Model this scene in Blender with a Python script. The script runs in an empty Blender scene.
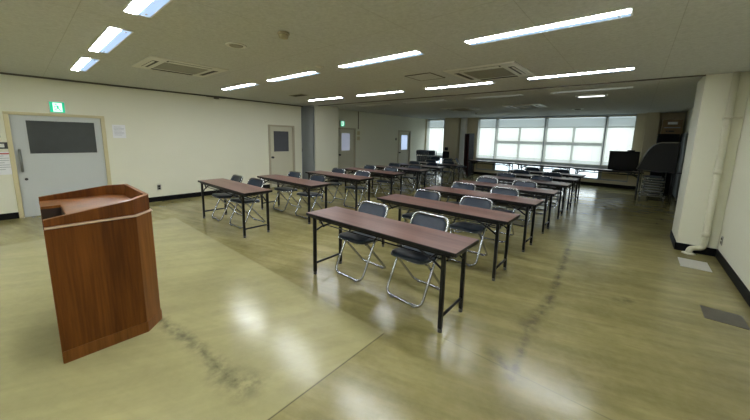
import bpy, bmesh, math, random
from mathutils import Vector, Matrix
random.seed(7)
S = bpy.context.scene
COL = S.collection
C = 2.48; XW = -8.19; XR = 1.02; YF = 13.25; YB = -2.6

# ------------------------------------------------------------------ materials
def newmat(name):
    m = bpy.data.materials.new(name); m.use_nodes = True
    return m, m.node_tree, m.node_tree.nodes['Principled BSDF']
def mat(name, col, rough=.5, metal=0, noise=0, scale=8, bump=0, bscale=60, spec=.5, coat=0, emit=None, es=0):
    m, nt, b = newmat(name)
    b.inputs['Base Color'].default_value = (*col, 1); b.inputs['Roughness'].default_value = rough
    b.inputs['Metallic'].default_value = metal; b.inputs['Specular IOR Level'].default_value = spec
    b.inputs['Coat Weight'].default_value = coat
    tc = nt.nodes.new('ShaderNodeTexCoord')
    if noise:
        n = nt.nodes.new('ShaderNodeTexNoise'); n.inputs['Scale'].default_value = scale; n.inputs['Detail'].default_value = 5
        nt.links.new(tc.outputs['Object'], n.inputs['Vector'])
        mx = nt.nodes.new('ShaderNodeMix'); mx.data_type = 'RGBA'
        mx.inputs['A'].default_value = (*[c*(1-noise) for c in col], 1); mx.inputs['B'].default_value = (*[min(1, c*(1+noise)) for c in col], 1)
        nt.links.new(n.outputs['Fac'], mx.inputs['Factor']); nt.links.new(mx.outputs['Result'], b.inputs['Base Color'])
    if bump:
        n = nt.nodes.new('ShaderNodeTexNoise'); n.inputs['Scale'].default_value = bscale; n.inputs['Detail'].default_value = 4
        nt.links.new(tc.outputs['Object'], n.inputs['Vector'])
        bp = nt.nodes.new('ShaderNodeBump'); bp.inputs['Strength'].default_value = bump; bp.inputs['Distance'].default_value = .01
        nt.links.new(n.outputs['Fac'], bp.inputs['Height']); nt.links.new(bp.outputs['Normal'], b.inputs['Normal'])
    if emit:
        b.inputs['Emission Color'].default_value = (*emit, 1); b.inputs['Emission Strength'].default_value = es
    return m
def wood(name, dark, light, axis, rough=.3, coat=0.0, sc=1.0):
    m, nt, b = newmat(name); N, L = nt.nodes, nt.links
    tc = N.new('ShaderNodeTexCoord'); mp = N.new('ShaderNodeMapping')
    s = [28*sc, 28*sc, 28*sc]; s[axis] = 1.3*sc; mp.inputs['Scale'].default_value = s
    L.new(tc.outputs['Object'], mp.inputs['Vector'])
    n = N.new('ShaderNodeTexNoise'); n.inputs['Scale'].default_value = 1.6; n.inputs['Detail'].default_value = 8; n.inputs['Roughness'].default_value = .62
    L.new(mp.outputs['Vector'], n.inputs['Vector'])
    mp2 = N.new('ShaderNodeMapping'); s2 = [6*sc]*3; s2[axis] = .4*sc; mp2.inputs['Scale'].default_value = s2
    L.new(tc.outputs['Object'], mp2.inputs['Vector'])
    n2 = N.new('ShaderNodeTexNoise'); n2.inputs['Scale'].default_value = 1.2; n2.inputs['Detail'].default_value = 2
    L.new(mp2.outputs['Vector'], n2.inputs['Vector'])
    ad = N.new('ShaderNodeMath'); ad.operation = 'ADD'; L.new(n.outputs['Fac'], ad.inputs[0]); L.new(n2.outputs['Fac'], ad.inputs[1])
    r = N.new('ShaderNodeMapRange'); r.inputs['From Min'].default_value = .75; r.inputs['From Max'].default_value = 1.25
    L.new(ad.outputs[0], r.inputs['Value'])
    mx = N.new('ShaderNodeMix'); mx.data_type = 'RGBA'; mx.inputs['A'].default_value = (*dark, 1); mx.inputs['B'].default_value = (*light, 1)
    L.new(r.outputs['Result'], mx.inputs['Factor']); L.new(mx.outputs['Result'], b.inputs['Base Color'])
    b.inputs['Specular IOR Level'].default_value = .28; b.inputs['Roughness'].default_value = rough; b.inputs['Coat Weight'].default_value = coat; b.inputs['Coat Roughness'].default_value = .15
    return m
def glassy(name, tint, gloss=.06):
    m = bpy.data.materials.new(name); m.use_nodes = True; nt = m.node_tree; nt.nodes.clear()
    o = nt.nodes.new('ShaderNodeOutputMaterial'); t = nt.nodes.new('ShaderNodeBsdfTransparent'); g = nt.nodes.new('ShaderNodeBsdfGlossy')
    t.inputs['Color'].default_value = (*tint, 1); g.inputs['Roughness'].default_value = .03
    mx = nt.nodes.new('ShaderNodeMixShader'); mx.inputs[0].default_value = gloss
    nt.links.new(t.outputs[0], mx.inputs[1]); nt.links.new(g.outputs[0], mx.inputs[2]); nt.links.new(mx.outputs[0], o.inputs['Surface'])
    return m
def translucent(name, col, f=.45):
    m = bpy.data.materials.new(name); m.use_nodes = True; nt = m.node_tree; nt.nodes.clear()
    o = nt.nodes.new('ShaderNodeOutputMaterial'); t = nt.nodes.new('ShaderNodeBsdfTranslucent'); g = nt.nodes.new('ShaderNodeBsdfDiffuse')
    t.inputs['Color'].default_value = (*col, 1); g.inputs['Color'].default_value = (*col, 1)
    mx = nt.nodes.new('ShaderNodeMixShader'); mx.inputs[0].default_value = f
    nt.links.new(g.outputs[0], mx.inputs[1]); nt.links.new(t.outputs[0], mx.inputs[2]); nt.links.new(mx.outputs[0], o.inputs['Surface'])
    return m

def floor_material():
    m, nt, b = newmat('waxed_olive_floor'); N, L = nt.nodes, nt.links
    tc = N.new('ShaderNodeTexCoord'); P = tc.outputs['Object']
    sep = N.new('ShaderNodeSeparateXYZ'); L.new(P, sep.inputs[0])
    def noise(scale, sx=1, sy=1, detail=4, rough=.5):
        mp = N.new('ShaderNodeMapping'); mp.inputs['Scale'].default_value = (sx, sy, 1); L.new(P, mp.inputs['Vector'])
        n = N.new('ShaderNodeTexNoise'); n.inputs['Scale'].default_value = scale; n.inputs['Detail'].default_value = detail; n.inputs['Roughness'].default_value = rough
        L.new(mp.outputs[0], n.inputs['Vector']); return n.outputs['Fac']
    def mr(v, a, b_, lo=0, hi=1):
        r = N.new('ShaderNodeMapRange'); r.inputs['From Min'].default_value = a; r.inputs['From Max'].default_value = b_
        r.inputs['To Min'].default_value = lo; r.inputs['To Max'].default_value = hi; L.new(v, r.inputs['Value']); return r.outputs['Result']
    def math_(op, a, b_):
        q = N.new('ShaderNodeMath'); q.operation = op
        for i, v in enumerate((a, b_)):
            if isinstance(v, (int, float)): q.inputs[i].default_value = v
            else: L.new(v, q.inputs[i])
        return q.outputs[0]
    def mix(f, A, B):
        x = N.new('ShaderNodeMix'); x.data_type = 'RGBA'; x.clamp_factor = True
        if isinstance(f, (int, float)): x.inputs['Factor'].default_value = f
        else: L.new(f, x.inputs['Factor'])
        for k, v in (('A', A), ('B', B)):
            if isinstance(v, tuple): x.inputs[k].default_value = (*v, 1)
            else: L.new(v, x.inputs[k])
        return x.outputs['Result']
    X, Y = sep.outputs['X'], sep.outputs['Y']
    z1 = math_('MULTIPLY', mr(Y, 1.72, 1.745, 1, 0), mr(X, -1.385, -1.37, 1, 0))
    z1 = math_('MULTIPLY', z1, mr(X, -6.4, -6.3, 0, 1))
    def streaks(ang, scale, det, lo, hi):
        mp0 = N.new('ShaderNodeMapping'); mp0.vector_type = 'POINT'; mp0.inputs['Rotation'].default_value = (0, 0, -math.radians(ang)); L.new(P, mp0.inputs['Vector'])
        mp1 = N.new('ShaderNodeMapping'); mp1.inputs['Scale'].default_value = (.32, 2.6, 1); L.new(mp0.outputs[0], mp1.inputs['Vector'])
        n = N.new('ShaderNodeTexNoise'); n.inputs['Scale'].default_value = scale; n.inputs['Detail'].default_value = det; n.inputs['Roughness'].default_value = .6
        n.inputs['Distortion'].default_value = .35
        L.new(mp1.outputs[0], n.inputs['Vector']); return mr(n.outputs['Fac'], lo, hi)
    big = mr(noise(1.3, 1, 1, 5, .6), .34, .66)
    stA = streaks(14, 2.4, 9, .40, .62); stB = streaks(62, 2.4, 9, .40, .64); stC = streaks(20, 7.5, 8, .42, .66)
    mxs = N.new('ShaderNodeMix'); mxs.data_type = 'FLOAT'; L.new(z1, mxs.inputs['Factor']); L.new(stA, mxs.inputs['A']); L.new(stB, mxs.inputs['B']); streak = mxs.outputs['Result']
    fine = mr(noise(14, 1, 1, 8, .7), .2, .8)
    col = mix(big, (.215, .180, .062), (.355, .312, .128))
    col = mix(math_('MULTIPLY', streak, .58), col, (.138, .118, .038))
    col = mix(math_('MULTIPLY', stC, .22), col, (.115, .095, .036))
    col = mix(math_('MULTIPLY', fine, .34), col, (.44, .395, .20))
    # the paler re-laid area in front of the table banks (y < 1.73, x < -1.38)
    col = mix(math_('MULTIPLY', z1, .36), col, (.47, .445, .24))
    # worn dirt trails
    def trail(x0, y0, x1, y1, w):
        # distance to a segment, disturbed by noise
        dx, dy = x1-x0, y1-y0; LL = dx*dx+dy*dy
        ax = math_('SUBTRACT', X, x0); ay = math_('SUBTRACT', Y, y0)
        t = math_('DIVIDE', math_('ADD', math_('MULTIPLY', ax, dx), math_('MULTIPLY', ay, dy)), LL)
        t = math_('MINIMUM', math_('MAXIMUM', t, 0), 1)
        ex = math_('SUBTRACT', ax, math_('MULTIPLY', t, dx)); ey = math_('SUBTRACT', ay, math_('MULTIPLY', t, dy))
        d = math_('SQRT', math_('ADD', math_('MULTIPLY', ex, ex), math_('MULTIPLY', ey, ey)), 0)
        d = math_('ADD', d, math_('MULTIPLY', math_('SUBTRACT', wob, .5), .16))
        return mr(d, 0, w, 1, 0)
    wob = noise(4.5, 1, 1, 6, .7)
    f = None
    for tr in ((-.46, 2.0, -.52, 2.6, .05), (-.53, 2.60, -.52, 2.70, .10), (-.51, 2.82, -.50, 2.9, .09), (-.48, 3.08, -.47, 3.2, .08), (-.52, 2.65, -.48, 3.2, .06), (-.48, 3.2, -.62, 5.4, .055), (-2.86, .62, -2.3, .70, .08),
               (-2.3, .70, -1.85, .72, .09), (-1.85, .72, -1.68, .76, .15), (-.62, 2.1, -.45, 1.95, .10), (.05, 3.7, .1, 3.75, .09)):
        g = trail(*tr); f = g if f is None else math_('MAXIMUM', f, g)
    blot = mr(noise(11, 1, 1, 4, .6), .32, .62)
    f = math_('MULTIPLY', f, blot)
    col = mix(math_('MULTIPLY', f, .75), col, (.075, .065, .04))
    # blotchy darker tone towards the right wall
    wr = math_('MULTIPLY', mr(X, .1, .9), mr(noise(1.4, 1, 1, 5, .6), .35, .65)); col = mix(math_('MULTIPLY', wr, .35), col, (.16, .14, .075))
    # joints and cracks
    def line(v, at, w=.006): return mr(math_('ABSOLUTE', math_('SUBTRACT', v, at), 0), w*.5, w, 1, 0)
    j = math_('MULTIPLY', line(X, -1.372), mr(Y, 1.72, 1.74, 1, 0))
    j = math_('MAXIMUM', j, math_('MULTIPLY', math_('MULTIPLY', line(Y, 2.0), mr(X, -1.0, -.98, 0, 1)), .5))
    j = math_('MAXIMUM', j, math_('MULTIPLY', line(Y, 7.0), .7))
    col = mix(math_('MULTIPLY', j, .7), col, (.07, .06, .04))
    L.new(col, b.inputs['Base Color'])
    rg = mr(noise(3.2, .5, 1.6, 5, .6), .3, .75, .175, .262)
    L.new(rg, b.inputs['Roughness']); b.inputs['Specular IOR Level'].default_value = .6
    bp = N.new('ShaderNodeBump'); bp.inputs['Strength'].default_value = .12; bp.inputs['Distance'].default_value = .006
    L.new(noise(5, 1, 1, 3), bp.inputs['Height']); L.new(bp.outputs['Normal'], b.inputs['Normal'])
    return m
def ceiling_material():
    m, nt, b = newmat('ceiling_board'); N, L = nt.nodes, nt.links
    tc = N.new('ShaderNodeTexCoord'); P = tc.outputs['Object']
    n = N.new('ShaderNodeTexNoise'); n.inputs['Scale'].default_value = 32; n.inputs['Detail'].default_value = 6; n.inputs['Roughness'].default_value = .75
    L.new(P, n.inputs['Vector'])
    mx = N.new('ShaderNodeMix'); mx.data_type = 'RGBA'; mx.inputs['A'].default_value = (.40, .415, .425, 1); mx.inputs['B'].default_value = (.80, .82, .83, 1)
    L.new(n.outputs['Fac'], mx.inputs['Factor'])
    mp = N.new('ShaderNodeMapping'); mp.inputs['Location'].default_value = (.75-.0, -.4, 0); L.new(P, mp.inputs['Vector'])
    br = N.new('ShaderNodeTexBrick'); br.offset = 0; br.inputs['Scale'].default_value = 1; br.inputs['Brick Width'].default_value = .9; br.inputs['Row Height'].default_value = 1.8
    br.inputs['Mortar Size'].default_value = .003; br.inputs['Mortar Smooth'].default_value = .3
    L.new(mp.outputs[0], br.inputs['Vector'])
    mx2 = N.new('ShaderNodeMix'); mx2.data_type = 'RGBA'; mx2.inputs['B'].default_value = (.30, .30, .29, 1)
    fm = N.new('ShaderNodeMath'); fm.operation = 'MULTIPLY'; fm.inputs[1].default_value = .45; L.new(br.outputs['Fac'], fm.inputs[0])
    L.new(fm.outputs[0], mx2.inputs['Factor']); L.new(mx.outputs['Result'], mx2.inputs['A']); L.new(mx2.outputs['Result'], b.inputs['Base Color'])
    b.inputs['Roughness'].default_value = 1; b.inputs['Specular IOR Level'].default_value = .0
    bp = N.new('ShaderNodeBump'); bp.inputs['Strength'].default_value = .35; bp.inputs['Distance'].default_value = .004
    L.new(n.outputs['Fac'], bp.inputs['Height']); L.new(bp.outputs['Normal'], b.inputs['Normal'])
    return m

M = dict(
 floor=floor_material(), ceil=ceiling_material(),
 wall=mat('cream_wall_paint', (.76, .755, .625), .55, noise=.03, scale=1.5, bump=.05, bscale=120),
 farwall=mat('beige_far_wall_paint', (.62, .56, .40), .55, noise=.03, scale=2),
 base=mat('black_vinyl_baseboard', (.004, .004, .005), .6, noise=.1, spec=.15),
 doorframe=mat('cream_steel_door_frame', (.60, .54, .33), .4, noise=.03),
 doorblue=mat('pale_grey_blue_door', (.53, .56, .56), .4, noise=.02),
 doorcream=mat('pale_cream_door', (.60, .58, .46), .4, noise=.02),
 darkglass=mat('dark_door_glass', (.055, .062, .066), .12, noise=.1, spec=.5),
 litglass=mat('daylit_frosted_glass', (.5, .6, .8), .3, noise=.05, emit=(.55, .70, 1.0), es=.75),
 litglass_soft=mat('dim_frosted_glass', (.55, .58, .70), .3, noise=.05, emit=(.6, .65, .85), es=.25),
 steel=mat('brushed_steel', (.45, .45, .44), .3, 1, noise=.05),
 handlegrey=mat('grey_metal_handle', (.20, .21, .20), .4, .4, noise=.05),
 doorframe2=mat('tan_steel_door_frame', (.46, .42, .31), .4, noise=.03),
 midglass=mat('grey_obscured_door_glass', (.10, .105, .12), .2, noise=.1),
 darkmetal=mat('dark_metal', (.05, .05, .055), .4, .6, noise=.05),
 black=mat('black_painted_steel', (.005, .005, .006), .38, 0, noise=.1, spec=.3),
 blackplastic=mat('black_plastic', (.004, .004, .005), .55, 0, noise=.1, spec=.15),
 screen=mat('dark_screen_glass', (.003, .003, .004), .3, 0, noise=.1, spec=.15),
 chrome=mat('chrome_tube', (.42, .43, .44), .2, 1, noise=.04),
 vinyl=mat('navy_vinyl', (.012, .023, .042), .36, 0, noise=.15, scale=25, bump=.08, bscale=90, spec=.45),
 rubber=mat('grey_rubber', (.10, .10, .10), .7, noise=.1),
 clearcap=mat('pale_green_plastic_cap', (.45, .52, .42), .3, noise=.1),
 laminate=wood('dark_rosewood_laminate', (.12, .060, .048), (.205, .112, .090), 0, .31, 0, 1),
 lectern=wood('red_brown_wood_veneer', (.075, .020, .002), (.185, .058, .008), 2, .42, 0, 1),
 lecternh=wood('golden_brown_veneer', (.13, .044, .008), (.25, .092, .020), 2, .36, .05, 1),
 edgeglint=mat('ledge_highlight_wood', (.66, .46, .33), .35, noise=.1, scale=30),  # highlight along the lectern ledge painted in as a pale colour
 lightbody=mat('white_lamp_reflector', (.82, .85, .88), .3, noise=.02),
 lamp=mat('lit_fluorescent_tube', (1, 1, 1), .4, noise=.01, emit=(.93, .97, 1.0), es=50),
 lampglow=mat('lit_lamp_diffuser', (.10, .12, .15), .5, noise=.01, emit=(.42, .60, .86), es=1.0),
 unlit=mat('unlit_tube', (.8, .82, .84), .25, noise=.02),
 acbody=mat('ivory_ac_panel', (.68, .68, .63), .4, noise=.02),
 acgrille=mat('grey_ac_grille', (.30, .29, .24), .5, noise=.1, scale=60),
 slot=mat('dark_slot', (.03, .03, .028), .6, noise=.1),
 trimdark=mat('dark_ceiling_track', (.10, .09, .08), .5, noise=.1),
 pvinyl=mat('grey_partition_vinyl', (.20, .215, .215), .45, noise=.04),
 pipe=mat('cream_painted_pipe', (.66, .64, .50), .35, noise=.03),
 conduitbrown=mat('brown_conduit', (.20, .17, .12), .5, noise=.05),
 alu=mat('grey_aluminium', (.34, .37, .40), .4, .3, noise=.03),
 glass=glassy('window_glass', (.93, .95, .95)), topglass=glassy('bluish_obscured_glass', (.52, .56, .58), .05),
 slat=translucent('ivory_blind_slat', (.84, .84, .77), .55),
 rail=mat('ivory_blind_rail', (.62, .60, .50), .4, noise=.03),
 panelb=mat('beige_low_panel', (.62, .55, .38), .5, noise=.03),
 paper=mat('white_paper', (.82, .83, .85), .6, noise=.01), ink=mat('grey_ink', (.32, .33, .38), .6, noise=.05), redink=mat('red_ink', (.55, .08, .07), .6, noise=.05),
 green=mat('exit_sign_green', (.0, .45, .24), .35, noise=.02, emit=(.0, .62, .33), es=.55),
 white_lit=mat('exit_sign_white', (.85, .95, .9), .35, noise=.01, emit=(.75, 1.0, .88), es=.9),
 signbody=mat('white_sign_housing', (.72, .74, .70), .4, noise=.02),
 shadedivory=mat('shaded_ivory_plastic', (.42, .37, .22), .5, noise=.05),  # ivory plastic, with the shade on it put into the colour
 shadeliner=mat('compartment_shade_brown', (.022, .010, .006), .6, noise=.1),  # shade inside the lectern recess put into the liner colour
 emerg=mat('emergency_lamp_lens', (.8, .8, .78), .4, noise=.01, emit=(.95, 1, .96), es=1.6),
 card=mat('brown_cardboard', (.20, .13, .065), .75, noise=.08, scale=20),
 greyplate=mat('pale_grey_floor_plate', (.52, .51, .46), .45, noise=.12, scale=6, bump=.1, bscale=20),
 darkplate=mat('scuffed_dark_floor_plate', (.10, .092, .07), .45, noise=.45, scale=9),
 hooddark=mat('dark_grey_moulded_shell', (.007, .008, .010), .5, noise=.08),
 darkboard=mat('dark_grey_board', (.20, .215, .22), .5, noise=.05),
 foldededge=mat('dark_red_table_edge', (.09, .02, .02), .3, noise=.1),
 bounceground=mat('pale_bounce_ground', (.5, .5, .48), .9, noise=.1),
)

# ------------------------------------------------------------------ mesh builder
class MB:
    def __init__(s): s.bm = bmesh.new(); s.mats = []
    def mi(s, m):
        m = M[m] if isinstance(m, str) else m
        if m not in s.mats: s.mats.append(m)
        return s.mats.index(m)
    def _tag(s, faces, m, smooth=False):
        k = s.mi(m)
        for f in faces: f.material_index = k; f.smooth = smooth
    def box(s, x0, x1, y0, y1, z0, z1, m, bev=0, seg=2, mtx=None):
        r = bmesh.ops.create_cube(s.bm, size=1)
        vs = r['verts']
        for v in vs: v.co = Vector(((x0+x1)/2+v.co.x*(x1-x0), (y0+y1)/2+v.co.y*(y1-y0), (z0+z1)/2+v.co.z*(z1-z0)))
        fs = list({f for v in vs for f in v.link_faces}); s._tag(fs, m)
        if bev:
            es = list({e for v in vs for e in v.link_edges})
            q = bmesh.ops.bevel(s.bm, geom=es, offset=bev, segments=seg, affect='EDGES', profile=.5)
            vs = list({v for f in q['faces'] for v in f.verts} | {v for v in vs if v.is_valid}); s._tag(q['faces'], m, True)
        if mtx is not None:
            for v in vs: v.co = mtx @ v.co
        return vs
    def prism(s, poly, axis, a, b, m, mtx=None):
        # poly: 2D points in the two other axes (cyclic order of xyz without axis)
        def P(u, v, w):
            return Vector({0: (w, u, v), 1: (u, w, v), 2: (u, v, w)}[axis])
        A = [s.bm.verts.new(P(u, v, a)) for u, v in poly]; B = [s.bm.verts.new(P(u, v, b)) for u, v in poly]
        n = len(poly); fs = [s.bm.faces.new(A), s.bm.faces.new(B[::-1])]
        for i in range(n): fs.append(s.bm.faces.new((A[i], B[i], B[(i+1) % n], A[(i+1) % n])))
        s._tag(fs, m)
        if mtx is not None:
            for v in A+B: v.co = mtx @ v.co
        return A+B
    def hexa(s, pts, m):
        # 8 corners: bottom ring of 4, top ring of 4
        V = [s.bm.verts.new(Vector(p)) for p in pts]
        fs = [s.bm.faces.new([V[i] for i in q]) for q in ((3, 2, 1, 0), (4, 5, 6, 7), (0, 1, 5, 4), (1, 2, 6, 5), (2, 3, 7, 6), (3, 0, 4, 7))]
        s._tag(fs, m)
    def tube(s, pts, r, m, seg=8, closed=False, cap=True):
        pts = [Vector(p) for p in pts]; n = len(pts); rings = []
        up = None
        for i, p in enumerate(pts):
            a = pts[(i-1) % n] if (closed or i > 0) else p; b = pts[(i+1) % n] if (closed or i < n-1) else p
            t = (b-a).normalized()
            if up is None:
                up = Vector((0, 0, 1)) if abs(t.z) < .9 else Vector((1, 0, 0))
            u = (up - t*up.dot(t)).normalized(); w = t.cross(u); up = u
            rings.append([s.bm.verts.new(p + (u*math.cos(2*math.pi*k/seg) + w*math.sin(2*math.pi*k/seg))*r) for k in range(seg)])
        fs = []
        for i in range(n if closed else n-1):
            A, B = rings[i], rings[(i+1) % n]
            off = 0
            if closed and i == n-1:
                off = min(range(seg), key=lambda o: (A[0].co-B[o].co).length)
            for k in range(seg): fs.append(s.bm.faces.new((A[k], A[(k+1) % seg], B[(k+1+off) % seg], B[(k+off) % seg])))
        s._tag(fs, m, True)
        if not closed and cap:
            s._tag([s.bm.faces.new(rings[0][::-1]), s.bm.faces.new(rings[-1])], m)
    def lathe(s, prof, m, c=(0, 0, 0), seg=20, smooth=True, axis='z'):
        rings = []
        for r, z in prof:
            ring = []
            for k in range(seg):
                a = 2*math.pi*k/seg; q = (r*math.cos(a), r*math.sin(a), z)
                if axis == 'x': q = (z, r*math.cos(a), r*math.sin(a))
                if axis == 'y': q = (r*math.cos(a), z, -r*math.sin(a))
                ring.append(s.bm.verts.new(Vector(c)+Vector(q)))
            rings.append(ring)
        fs = []
        for A, B in zip(rings, rings[1:]):
            for k in range(seg): fs.append(s.bm.faces.new((A[k], A[(k+1) % seg], B[(k+1) % seg], B[k])))
        s._tag(fs, m, smooth); s._tag([s.bm.faces.new(rings[0][::-1]), s.bm.faces.new(rings[-1])], m)
    def build(s, name, parent=None, loc=(0, 0, 0), rz=0):
        bmesh.ops.recalc_face_normals(s.bm, faces=s.bm.faces)
        me = bpy.data.meshes.new(name); s.bm.to_mesh(me); s.bm.free()
        for m in s.mats: me.materials.append(m)
        o = bpy.data.objects.new(name, me); COL.objects.link(o); o.location = loc; o.rotation_euler = (0, 0, rz)
        if parent: o.parent = parent
        return o
def tag(o, label=None, cat=None, group=None, kind=None):
    if label: o['label'] = label
    if cat: o['category'] = cat
    if group: o['group'] = group
    if kind: o['kind'] = kind
    return o
def thing(name, label, cat, loc=(0, 0, 0), rz=0, group=None):
    o = bpy.data.objects.new(name, None); COL.objects.link(o); o.empty_display_size = .1
    o.location = loc; o.rotation_euler = (0, 0, rz)
    return tag(o, label, cat, group)
def copy_tree(o, parent=None):
    c = o.copy(); COL.objects.link(c)
    if parent: c.parent = parent
    for ch in list(o.children): copy_tree(ch, c)
    return c
def struct(name, mb, label=None, parent=None):
    o = mb.build(name, parent)
    if not parent: tag(o, label, 'structure', None, 'structure'); del o['category']
    return o
def bx(*a, **k):
    m = MB(); m.box(*a, **k); return m
def arc(cx, cy, r, a0, a1, n=5):
    return [(cx+r*math.cos(math.radians(a0+(a1-a0)*i/n)), cy+r*math.sin(math.radians(a0+(a1-a0)*i/n))) for i in range(n+1)]
def rrect(w, h, r, n=5):   # rounded rectangle centred at origin
    w, h = w/2-r, h/2-r
    return arc(w, h, r, 0, 90, n)+arc(-w, h, r, 90, 180, n)+arc(-w, -h, r, 180, 270, n)+arc(w, -h, r, 270, 360, n)

# ------------------------------------------------------------------ setting
struct('floor', bx(XW-.3, XR+.3, YB-.2, YF+.3, -.12, 0, 'floor'), 'glossy olive yellow floor with worn trails')
struct('ceiling', bx(XW-.3, XR+.3, YB-.2, 6.12, C, C+.15, 'ceil'), 'grey beige ceiling boards with faint joints, camera side of the track')
struct('ceiling_far', bx(XW-.3, XR+.3, 6.12, YF+.3, C+.03, C+.15, 'ceil'), 'grey beige ceiling beyond the track, towards the windows')
struct('trim_1', bx(-7.66, .60, 6.09, 6.15, C-.012, C+.05, 'trimdark'), 'dark partition track across the ceiling')
DOORS = [(-.06, 1.10, 1.80), (4.76, 5.52, 1.80), (7.42, 8.22, 1.82), (11.05, 11.9, 1.84)]
m = MB(); y = YB-.2
for a, b, h in DOORS:
    m.box(XW-.15, XW, y, a-.06, 0, C+.03, 'wall'); m.box(XW-.15, XW, a-.06, b+.06, h+.05, C+.03, 'wall'); y = b+.06
m.box(XW-.15, XW, y, YF+.2, 0, C+.03, 'wall'); struct('wall_left', m, 'cream left wall with four doors')
struct('wall_right', bx(XR, XR+.15, YB-.2, YF+.2, 0, C+.03, 'wall'), 'cream right wall')
struct('wall_front', bx(XW-.15, XR+.15, YB-.15, YB, 0, C+.03, 'wall'), 'cream wall behind the viewer')
struct('wall_right_column', bx(.605, XR, 6.15, 6.95, 0, C+.03, 'wall', .008), 'cream square column against the right wall')
struct('wall_left_column', bx(XW, -7.7, 6.02, 6.98, 0, C+.03, 'wall', .008), 'white square column against the left wall')
m = MB()
for a, b in ((YB, DOORS[0][0]-.06), (DOORS[0][1]+.06, DOORS[1][0]-.06), (DOORS[1][1]+.06, 6.02), (6.98, DOORS[2][0]-.06), (DOORS[2][1]+.06, DOORS[3][0]-.06), (DOORS[3][1]+.06, YF)):
    m.box(XW, XW+.012, a, b, 0, .11, 'base')
m.box(-7.7, -7.688, 6.02, 6.98, 0, .11, 'base'); struct('baseboard_left', m, 'black baseboard along the left wall')
m = MB(); m.box(XR-.012, XR, YB, 6.15, 0, .11, 'base'); m.box(XR-.012, XR, 6.95, YF, 0, .11, 'base')
m.box(0.593, XR-.012, 6.138, 6.15, 0, .11, 'base'); m.box(.593, .605, 6.138, 6.962, 0, .11, 'base'); struct('baseboard_right', m, 'black baseboard along right wall and column')
# thin dark strip along the ceiling edge on the left
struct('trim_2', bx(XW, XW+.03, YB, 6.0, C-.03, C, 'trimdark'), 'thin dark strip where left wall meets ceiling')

# far wall with openings
W1 = (-8.08, -7.12); W2 = (-5.45, -.12)
m = MB()
m.box(XW-.1, W1[0], YF, YF+.2, 0, C+.03, 'farwall'); m.box(W1[1], W2[0], YF, YF+.2, 0, C+.03, 'farwall'); m.box(W2[1], XR+.1, YF, YF+.2, 0, C+.03, 'farwall')
for a, b in (W1, W2): m.box(a, b, YF, YF+.2, 0, .22, 'farwall')
struct('wall_far', m, 'beige far wall around the windows')
struct('wall_far_pier', bx(-6.95, -6.28, YF-.35, YF, 0, C+.03, 'farwall', .01), 'beige pier standing out between the far windows')
struct('wall_far_corner_pier', bx(.12, .44, YF-.3, YF, 0, C+.03, 'farwall', .01), 'pale pier at the right end of the far windows')
struct('baseboard_far', bx(W1[0], .12, YF-.014, YF, 0, .12, 'base'), 'black baseboard below the far windows')
bays = [(-5.45, -4.70, 1, 0), (-4.63, -2.83, 2, 1), (-2.74, -.94, 2, 1), (-.87, -.12, 1, 0)]
def window(name, x0, x1, bays, label):
    root = thing(name, label, 'window'); del root['category']; root['kind'] = 'structure'
    f = MB(); y0, y1 = YF+.04, YF+.11
    f.box(x0, x1, y0, y1, .22, .27, 'alu'); f.box(x0, x1, y0, y1, C-.02, C+.03, 'alu'); f.box(x0, x1, y0, y1, 2.05, 2.11, 'alu'); f.box(x0, x1, y0-.04, y1+.02, .62, .74, 'alu')
    for i, (a, b, n, tr) in enumerate(bays):
        f.box(a-.045, a+.02, y0-.01, y1+.01, .22, C+.03, 'alu'); f.box(b-.02, b+.045, y0-.01, y1+.01, .22, C+.03, 'alu')
        if n == 2: f.box((a+b)/2-.035, (a+b)/2+.035, y0, y1, .70, 2.08, 'alu')
        if tr: f.box(a, b, y0-.01, y1, 1.41, 1.54, 'alu')
    f.build('window_frame', root)
    for a, b, n, tr in bays:
        cuts = [a, (a+b)/2, b] if n == 2 else [a, b]
        for u, v in zip(cuts, cuts[1:]):
            for z0, z1 in (((.74, 1.41), (1.54, 2.05)) if tr else ((.74, 2.05),)):
                bx(u+.03, v-.03, YF+.07, YF+.078, z0, z1, 'glass').build('glass_pane', root)
        bx(a+.02, b-.02, YF+.07, YF+.078, 2.11, C-.02, 'topglass').build('top_pane', root)
        if tr or name == 'window_1': bx(a+.02, b-.02, YF+.07, YF+.078, .27, .62, 'glass').build('lower_pane', root)
        else: bx(a+.02, b-.02, YF+.05, YF+.09, .27, .62, 'panelb').build('low_panel', root)
    return root
window('window_1', *W1, [(-8.03, -7.17, 1, 0)], 'narrow window in the far left corner')
window('window_2', *W2, bays, 'wide four bay window across the far wall')
struct('trim_3', bx(W2[0]-.04, W2[1]+.04, YF-.06, YF, .58, .62, 'panelb'), 'beige sill under the wide window')
# pale ground outside, added to throw light up at the windows
g = bx(-60, 50, YF+.3, YF+80, -3.3, -3.2, 'bounceground'); struct('floor_outdoor', g, 'pale ground added outside the windows to bounce light')

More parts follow.
